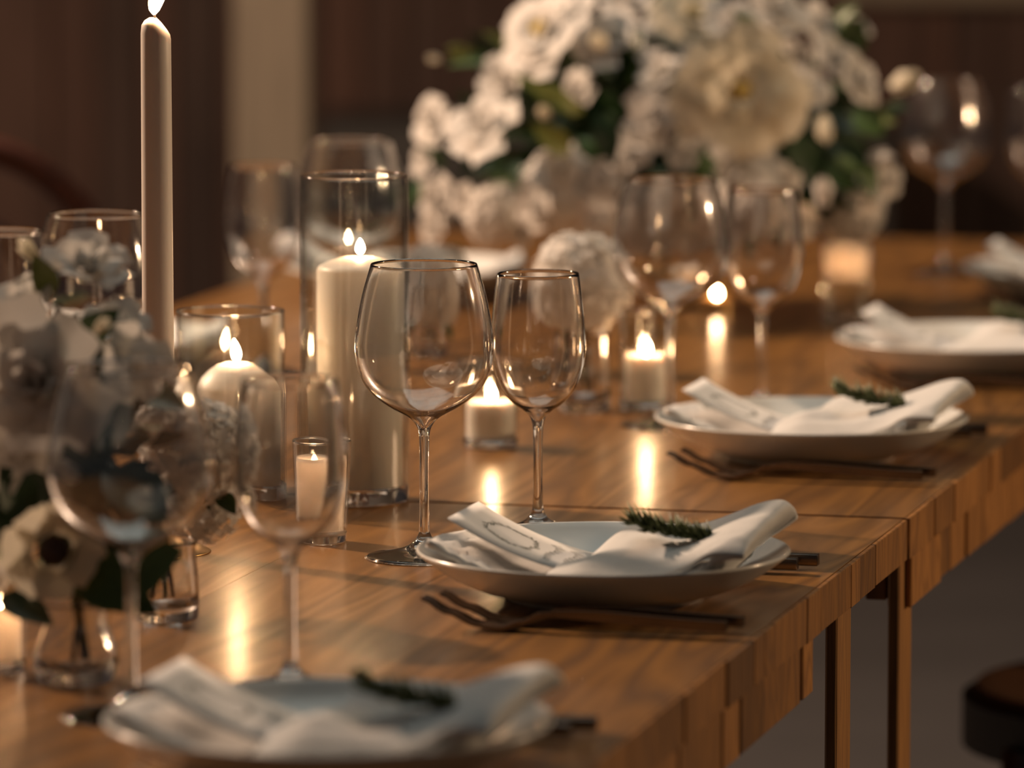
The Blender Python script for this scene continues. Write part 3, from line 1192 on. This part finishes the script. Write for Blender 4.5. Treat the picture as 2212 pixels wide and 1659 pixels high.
ROSE = [rose_mesh(1), rose_mesh(2, 15, 0.8, 0.02), rose_mesh(3, 20, 1.1, 0.03)]
PEONY, BUD, CUP = peony_mesh(4), bud_mesh(5), cup_mesh(6)
HYD = [hydrangea_mesh(7, 130, 0.30), hydrangea_mesh(8, 100, 0.36)]
LEAF = [leaf_mesh(), leaf_mesh(0.24, 0.4), leaf_mesh(0.45, 0.15)]
_variants = {}


def vmesh(me, mat):
    key = (me.name, mat)
    if key not in _variants:
        m = me.copy()
        m.materials.clear()
        m.materials.append(MATS[mat])
        _variants[key] = m
    return _variants[key]


def place(parent, name, me, mat, p, dirv, size, roll, stretch=1.0):
    q = Vector(dirv).normalized().to_track_quat('Z', 'Y').to_matrix().to_4x4() @ Matrix.Rotation(roll, 4, 'Z')
    o = obj(name, vmesh(me, mat), None, parent)
    o.matrix_basis = Matrix.Translation(Vector(p) - parent.location) @ q @ Matrix.Diagonal((size, size, size * stretch, 1))
    return o


def place_leaf(parent, k, mat, p, tipdir, L, roll=0.0):
    """leaf from p toward tipdir, face turned up and to the camera"""
    y = Vector(tipdir).normalized()
    zref = Vector((0.1, -0.8, 0.6))
    x = y.cross(zref).normalized()
    z = x.cross(y)
    m = Matrix((x, y, z)).transposed().to_4x4() @ Matrix.Rotation(roll, 4, 'Y')
    o = obj('leaf', vmesh(LEAF[k], mat), None, parent)
    o.matrix_basis = Matrix.Translation(Vector(p) - parent.location) @ m @ Matrix.Scale(L, 4)
    return o


def arrangement(name, label, base, centre, blooms, leaves, seed, fill=40, fill_r=0.15, squash=(1, 1, 0.8), stems=10, dz=0.0):
    rn = random.Random(seed)
    t = thing(name, label, 'flowers', base)
    cw = Vector(centre)
    for b in blooms:
        kind, px, py, wpx, Z = b[:5]
        mat = b[5] if len(b) > 5 else 'petal_white'
        Z += dz
        p = W(px, py, Z)
        r = wpx / 2 * Z / FPX
        d = (p - cw)
        d.y *= 0.5
        d = d.normalized() * 0.9 + Vector((rn.uniform(-.25, .25), -0.55, 0.25))
        if len(b) > 6 and b[6] is not None:
            d = Vector(b[6])
        if kind == 'rose':
            place(t, 'rose', ROSE[rn.randrange(3)], mat, p, d, r / 1.02, rn.uniform(0, 6))
        elif kind == 'peony':
            o = place(t, 'peony', PEONY, mat, p, d, r / 1.25, rn.uniform(0, 6))
            cb = bmesh.new()
            bmesh.ops.create_icosphere(cb, subdivisions=2, radius=0.22)
            cc = obj('flower_centre', mesh_of(cb, 'flower_centre'), 'petal_yellow', o, (0, 0, -0.05))
        elif kind == 'hyd':
            place(t, 'hydrangea', HYD[rn.randrange(2)], mat, p, Vector((0, -0.35, 1)) if len(b) < 7 else d, r / 1.05, rn.uniform(0, 6))
        elif kind == 'bud':
            place(t, 'bud', BUD, mat, p, d, r / 0.62, rn.uniform(0, 6), 1.0)
        elif kind == 'cup':
            o = place(t, 'cup_flower', CUP, mat, p, d, r / 0.85, rn.uniform(0, 6))
            cb = bmesh.new()
            bmesh.ops.create_icosphere(cb, subdivisions=2, radius=0.30)
            obj('flower_centre', mesh_of(cb, 'flower_centre'), 'dark_center', o, (0, 0, -0.05))
    for l in leaves:
        px, py, tx, ty, Z, k, mat = l
        a, c = W(px, py, Z + dz), W(tx, ty, Z + dz - 0.02)
        place_leaf(t, k, mat, a, c - a, (c - a).length, rn.uniform(-.5, .5))
    # inner foliage, a dense cushion of small leaves that nobody could count
    fb = bmesh.new()
    for i in range(fill * 8):
        d = Vector((rn.gauss(0, 1), rn.gauss(0, 1), rn.gauss(0, 1))).normalized()
        p = Vector((d.x * squash[0], d.y * squash[1], d.z * squash[2])) * fill_r * rn.uniform(0.25, 0.92)
        if cw.z + p.z - T < 0.075:
            continue
        y = (d + Vector((rn.uniform(-.6, .6), rn.uniform(-.6, .6), rn.uniform(-.6, .6)))).normalized()
        x = y.orthogonal().normalized()
        x.rotate(Matrix.Rotation(rn.uniform(0, 6.28), 3, y))
        L = fill_r * rn.uniform(0.22, 0.40)
        w = L * 0.24
        z = x.cross(y) * L * 0.12
        v = [fb.verts.new(cw + p + q - t.location) for q in (Vector(), y * L * 0.45 + x * w + z, y * L, y * L * 0.45 - x * w + z, y * L * 0.45)]
        fb.faces.new((v[0], v[1], v[4])); fb.faces.new((v[1], v[2], v[4])); fb.faces.new((v[2], v[3], v[4])); fb.faces.new((v[3], v[0], v[4]))
    fo = obj('foliage', mesh_of(fb, 'foliage'), 'leaf_dark', t)
    fo['kind'] = 'stuff'
    # stems down into the vase
    for i in range(stems):
        a = rn.uniform(0, 2 * PI)
        if len(blooms) < 6:
            a = 2 * PI * i / stems
        q0 = Vector((0.008 * math.cos(a), 0.008 * math.sin(a), 0.0145))
        qm = Vector((0.006 * math.cos(a + 2), 0.006 * math.sin(a + 2), 0.082))
        q1 = cw - t.location + Vector((fill_r * 0.35 * math.cos(a + 2.5), fill_r * 0.35 * math.sin(a + 2.5), 0))
        obj('stem', mesh_of(tube_bm([q0, qm, q1], 0.0016, 6), 'stem'), 'stem_green' if i % 3 else 'twig_brown', t)
    return t


def vase(label, loc, prof_o, th=0.0022, mat='clear_glass'):
    o = smooth_prof(prof_o, 3)
    inn = [(max(0.0, r - th), z + (th * 1.6 if i == 0 else 0)) for i, (r, z) in enumerate(o) if z > 0.008]
    inn = [(0, 0.007)] + [(max(r, 0.001), max(z, 0.0075)) for r, z in inn]
    v = thing('flower_vase', label, 'vase', loc, 0, 'flower vases on the tables')
    obj('body', mesh_of(lathe_bm([(0, 0.0006)] + o + [(o[-1][0] - th / 2, o[-1][1] + th * 0.4)] + inn[::-1], 56), 'vase_body'), mat, v)
    return v


# --- big white centrepiece
Zc = 6.05
cb = G(1430, 655)
vase('wide low brown bowl under the big white centrepiece', cb, [(0.045, 0.0), (0.055, 0.003), (0.062, 0.012), (0.066, 0.026)], 0.004, 'vase_ceramic')
Wt, Cr = 'petal_white', 'petal_cream'
blooms = [
    ('peony', 1165, 62, 225, 5.95, Wt), ('rose', 1300, 95, 190, 5.95, Wt), ('rose', 1085, 175, 150, 5.98, Wt), ('rose', 938, 262, 118, 6.05, Wt),
    ('rose', 1048, 280, 190, 5.90, Wt, (-0.5, -0.6, 0.7)), ('rose', 918, 345, 80, 6.05, Wt), ('rose', 948, 432, 112, 6.0, Wt), ('rose', 935, 490, 75, 6.0, Wt),
    ('peony', 1600, 195, 285, 5.84, Cr, (0.12, -1, 0.15)), ('rose', 1412, 252, 132, 5.86, Wt, (0.0, -1, 0.25)), ('rose', 1425, 152, 120, 5.92, Wt),
    ('peony', 1500, 25, 190, 5.98, Cr), ('rose', 1668, 22, 165, 5.96, Wt), ('rose', 1350, 5, 150, 6.05, Wt), ('rose', 1580, 55, 130, 5.95, Wt),
    ('rose', 1772, 60, 125, 6.0, Wt), ('rose', 1800, 130, 110, 5.98, Wt), ('rose', 1850, 178, 125, 5.98, Wt), ('bud', 1946, 180, 74, 6.05, Cr),
    ('bud', 1782, 268, 62, 5.92, Cr, (0.1, -0.5, -1)), ('rose', 1745, 195, 110, 5.92, Wt), ('rose', 1860, 62, 60, 6.0, Wt), ('rose', 1500, 130, 110, 5.95, Wt),
    ('hyd', 1240, 425, 235, 5.95, Wt), ('hyd', 1625, 430, 190, 5.92, Wt), ('hyd', 1835, 450, 150, 6.12, Wt), ('hyd', 1080, 468, 150, 5.92, Wt), ('hyd', 1370, 478, 180, 5.98, Wt),
    ('rose', 1600, 345, 150, 5.9, Wt), ('rose', 1500, 330, 110, 5.95, Wt), ('rose', 1360, 330, 120, 5.92, Wt), ('bud', 1778, 425, 66, 5.86, Wt, (0, -0.3, 1)),
    ('bud', 1892, 345, 66, 5.95, Wt), ('rose', 1915, 392, 88, 6.0, Wt), ('hyd', 1500, 470, 170, 6.05, Wt), ('rose', 1730, 480, 90, 6.0, Wt), ('rose', 1250, 195, 90, 6.0, Wt),
    ('bud', 1003, 112, 54, 6.0, 'leaf_lime', (-1, -0.2, 0.2)), ('bud', 942, 128, 30, 6.0, Cr, (-1, -0.2, 0.2)), ('bud', 1300, 95, 60, 5.85, Cr),
    ('bud', 1180, 245, 44, 5.86, Cr), ('rose', 1440, 55, 120, 5.98, Wt), ('rose', 1230, 20, 120, 6.0, Wt), ('rose', 1720, 120, 100, 5.98, Wt),
    ('rose', 1155, 445, 95, 5.86, Wt), ('rose', 1300, 470, 105, 5.86, Wt), ('rose', 1130, 505, 78, 5.9, Wt), ('rose', 1425, 430, 100, 5.9, Wt), ('rose', 1305, 385, 95, 5.88, Wt),
    ('rose', 1560, 480, 92, 5.9, Wt), ('rose', 1690, 390, 95, 5.9, Wt), ('rose', 1215, 365, 90, 5.88, Wt), ('rose', 1015, 440, 85, 5.92, Wt), ('rose', 1870, 440, 80, 6.0, Wt)]
leaves = [
    (1200, 240, 1140, 150, 5.86, 1, 'leaf_lime'), (1240, 250, 1205, 175, 5.85, 1, 'leaf_lime'), (1260, 240, 1180, 210, 5.86, 1, 'leaf_lime'), (1230, 330, 1160, 270, 5.86, 0, 'leaf_lime'),
    (1290, 250, 1330, 350, 5.9, 0, 'leaf_dark'), (1250, 300, 1300, 350, 5.9, 2, 'leaf_green'), (1120, 350, 1060, 420, 5.95, 0, 'leaf_dark'), (1080, 380, 1110, 440, 5.92, 2, 'leaf_green'),
    (1520, 320, 1560, 390, 5.9, 2, 'leaf_green'), (1560, 330, 1500, 380, 5.93, 0, 'leaf_green'), (1720, 290, 1760, 390, 5.95, 2, 'leaf_dark'), (1700, 320, 1690, 400, 5.95, 0, 'leaf_dark'),
    (1850, 235, 1905, 290, 5.95, 2, 'leaf_green'), (1840, 260, 1930, 250, 5.97, 0, 'leaf_lime'), (1800, 300, 1870, 350, 5.95, 2, 'leaf_dark'), (1820, 120, 1862, 40, 6.0, 2, 'leaf_green'),
    (1800, 60, 1840, 10, 6.0, 0, 'leaf_green'), (960, 360, 920, 310, 5.95, 0, 'leaf_green'), (1900, 250, 1955, 220, 6.0, 0, 'leaf_green'), (1640, 90, 1600, 20, 5.9, 0, 'leaf_green'),
    (1100, 110, 1062, 60, 6.0, 1, 'leaf_lime'), (1060, 130, 980, 120, 6.02, 1, 'leaf_green'), (900, 390, 880, 440, 6.0, 0, 'leaf_green'), (1380, 120, 1340, 60, 5.95, 0, 'leaf_dark'),
    (1850, 330, 1900, 420, 5.95, 0, 'leaf_green'), (1800, 340, 1840, 410, 5.93, 2, 'leaf_green'), (1000, 540, 930, 560, 5.95, 1, 'leaf_green'), (1440, 360, 1400, 420, 5.95, 0, 'leaf_dark')]
arrangement('flower_centrepiece', 'big centrepiece of white roses, peonies and hydrangeas with green leaves', cb, W(1430, 290, 5.98), blooms, leaves, 21, fill=70, fill_r=0.20, squash=(1.05, 0.55, 0.50), stems=6, dz=-0.12)

# --- leafy bouquet in the foreground
vb = G(165, 1475)
vase('small clear glass vase under the tall leafy bouquet', vb, [(0.019, 0.0), (0.026, 0.003), (0.028, 0.02), (0.022, 0.038), (0.024, 0.050), (0.027, 0.054)])
Zn = 3.68
blooms = [
    ('rose', 188, 575, 205, 3.70, Wt, (0.1, -0.5, 0.9)), ('rose', 50, 650, 170, 3.68, Wt), ('rose', 255, 705, 160, 3.66, Wt), ('rose', 85, 830, 330, 3.60, Wt, (-0.3, -1, 0.3)),
    ('rose', 280, 790, 190, 3.62, Wt, (0.5, -0.7, 0.3)), ('rose', 365, 800, 95, 3.70, Wt), ('rose', 20, 730, 180, 3.64, Wt), ('bud', 66, 545, 58, 3.70, Cr, (-0.6, -0.2, 0.7)),
    ('bud', 215, 708, 44, 3.58, Cr, (0.6, -0.3, 0.6)), ('rose', 40, 960, 200, 3.62, Wt), ('bud', 130, 1010, 80, 3.60, Wt, (0.6, -0.6, -0.3)), ('cup', 115, 1190, 205, 3.58, Cr, (0.08, -1, 0.12)),
    ('rose', -20, 1245, 110, 3.60, Wt), ('rose', 200, 880, 150, 3.66, Wt)]
leaves = [
    (130, 980, 290, 880, 3.60, 2, 'leaf_dark'), (250, 860, 150, 1040, 3.61, 2, 'leaf_dark'), (60, 1010, 230, 1080, 3.64, 2, 'leaf_dark'), (225, 1020, 372, 1125, 3.64, 2, 'leaf_dark'),
    (150, 1260, 382, 1185, 3.58, 2, 'leaf_green'), (170, 1230, 330, 1310, 3.60, 0, 'leaf_green'), (110, 640, 80, 560, 3.68, 0, 'leaf_lime'), (160, 760, 240, 670, 3.62, 0, 'leaf_green'),
    (30, 1060, -20, 1180, 3.62, 2, 'leaf_dark'), (130, 1080, 30, 1120, 3.64, 2, 'leaf_dark'), (150, 1110, 250, 1180, 3.63, 2, 'leaf_dark'), (300, 850, 410, 860, 3.66, 0, 'leaf_green'),
    (0, 1290, 110, 1330, 3.6, 0, 'leaf_dark'), (60, 1120, 10, 1010, 3.62, 2, 'leaf_dark')]
arrangement('leafy_bouquet', 'tall leafy bouquet of white roses with a dark-centred flower', vb, W(110, 980, 3.70), blooms, leaves, 31, fill=40, fill_r=0.10, squash=(0.75, 0.55, 1.05), stems=8)

# --- small hydrangea vases
def small_vase(px, py, Z, hx, hy, wpx, label, vlabel, mat=Wt, seed=1, vr=0.024, vh=0.058, extra=(), leafy=True):
    b = G(px, py)
    vase(vlabel, b, [(vr * 0.86, 0.0), (vr, 0.003), (vr * 1.0, vh * 0.5), (vr * 0.92, vh * 0.85), (vr * 0.98, vh)])
    arrangement('hydrangea_posy', label, b, W(hx, hy + wpx * 0.25, Z), [('hyd', hx, hy, wpx, Z, mat)] + list(extra), [] if not leafy else [(hx - wpx * 0.2, hy + wpx * 0.35, hx - wpx * 0.55, hy + wpx * 0.42, Z, 0, 'leaf_green'), (hx + wpx * 0.2, hy + wpx * 0.4, hx + wpx * 0.32, hy + wpx * 0.52, Z, 0, 'leaf_green')],
                seed, fill=6, fill_r=0.03, stems=5)


small_vase(1262, 886, 5.07, 1254, 612, 226, 'round white hydrangea posy behind the small sharp wine glass', 'clear glass vase of the round hydrangea posy', seed=41, vh=0.070, leafy=False)
small_vase(930, 775, 5.42, 935, 622, 190, 'white hydrangea posy seen through the large sharp wine glass', 'clear glass vase behind the large sharp wine glass', seed=42, vh=0.050)
small_vase(350, 1335, 3.92, 428, 975, 235, 'white hydrangea posy beside the short candle cylinder', 'clear glass vase of the hydrangea posy beside the short cylinder', mat=Wt, seed=43, vr=0.026, vh=0.055,
           extra=[('hyd', 438, 1092, 170, 3.95, Wt), ('hyd', 350, 915, 120, 3.9, Wt)])


# ================================================================== CHAIRS
def bentwood_chair(label, loc, rz):
    c = thing('bentwood_chair', label, 'chair', loc, rz, 'bentwood chairs around the tables')
    # local: seat centre at origin, back toward +Y
    obj('seat', mesh_of(lathe_bm([(0, 0.425), (0.175, 0.425), (0.19, 0.432), (0.192, 0.455), (0.185, 0.463), (0.170, 0.464), (0.160, 0.460), (0, 0.458)], 48), 'chair_seat', autos=0.7), 'seat_wood', c)
    obj('seat_ring', mesh_of(lathe_bm([(0.186, 0.405), (0.199, 0.405), (0.199, 0.452), (0.1925, 0.452)], 48), 'seat_ring', autos=0.7), 'black_paint', c)
    for sx in (-1, 1):
        pts = [(sx * 0.155, -0.120, 0.42), (sx * 0.165, -0.14, 0.22), (sx * 0.18, -0.165, 0.0)]
        obj('leg', mesh_of(tube_bm(pts, [0.017, 0.015, 0.012], 12), 'chair_leg'), 'chair_wood', c)
        pts = [(sx * 0.150, 0.130, 0.43), (sx * 0.158, 0.165, 0.22), (sx * 0.170, 0.21, 0.0)]
        obj('leg', mesh_of(tube_bm(pts, [0.017, 0.015, 0.012], 12), 'chair_leg'), 'chair_wood', c)

    def hoop(w, top, y0):
        pts = []
        for k in range(33):
            a = PI * k / 32
            z = 0.43 + (top - 0.43) * math.sin(a) ** 0.55
            pts.append((w * math.cos(a), y0 + 0.10 * (z - 0.43) / 0.45, z))
        return tube_bm(pts, 0.0165, 12)
    obj('back_hoop', mesh_of(hoop(0.205, 0.905, 0.150), 'back_hoop'), 'chair_wood', c)
    obj('inner_hoop', mesh_of(hoop(0.130, 0.815, 0.150), 'inner_hoop'), 'chair_wood', c)
    ring = [(0.165 * math.cos(2 * PI * k / 40), 0.165 * math.sin(2 * PI * k / 40), 0.21) for k in range(41)]
    obj('leg_ring', mesh_of(tube_bm(ring, 0.009, 8, caps=False), 'leg_ring'), 'chair_wood', c)
    return c


pcs = W(45, 700, 6.0)
bentwood_chair('bentwood chair across the table behind the taper candle', (pcs.x, 6.0, 0), RZ + PI / 2 - 0.95)
pr = G(2528, 1485, 0.46)
bentwood_chair('dark round-seated bentwood chair beside the table legs', (pr.x, pr.y, 0), RZ - PI / 2)
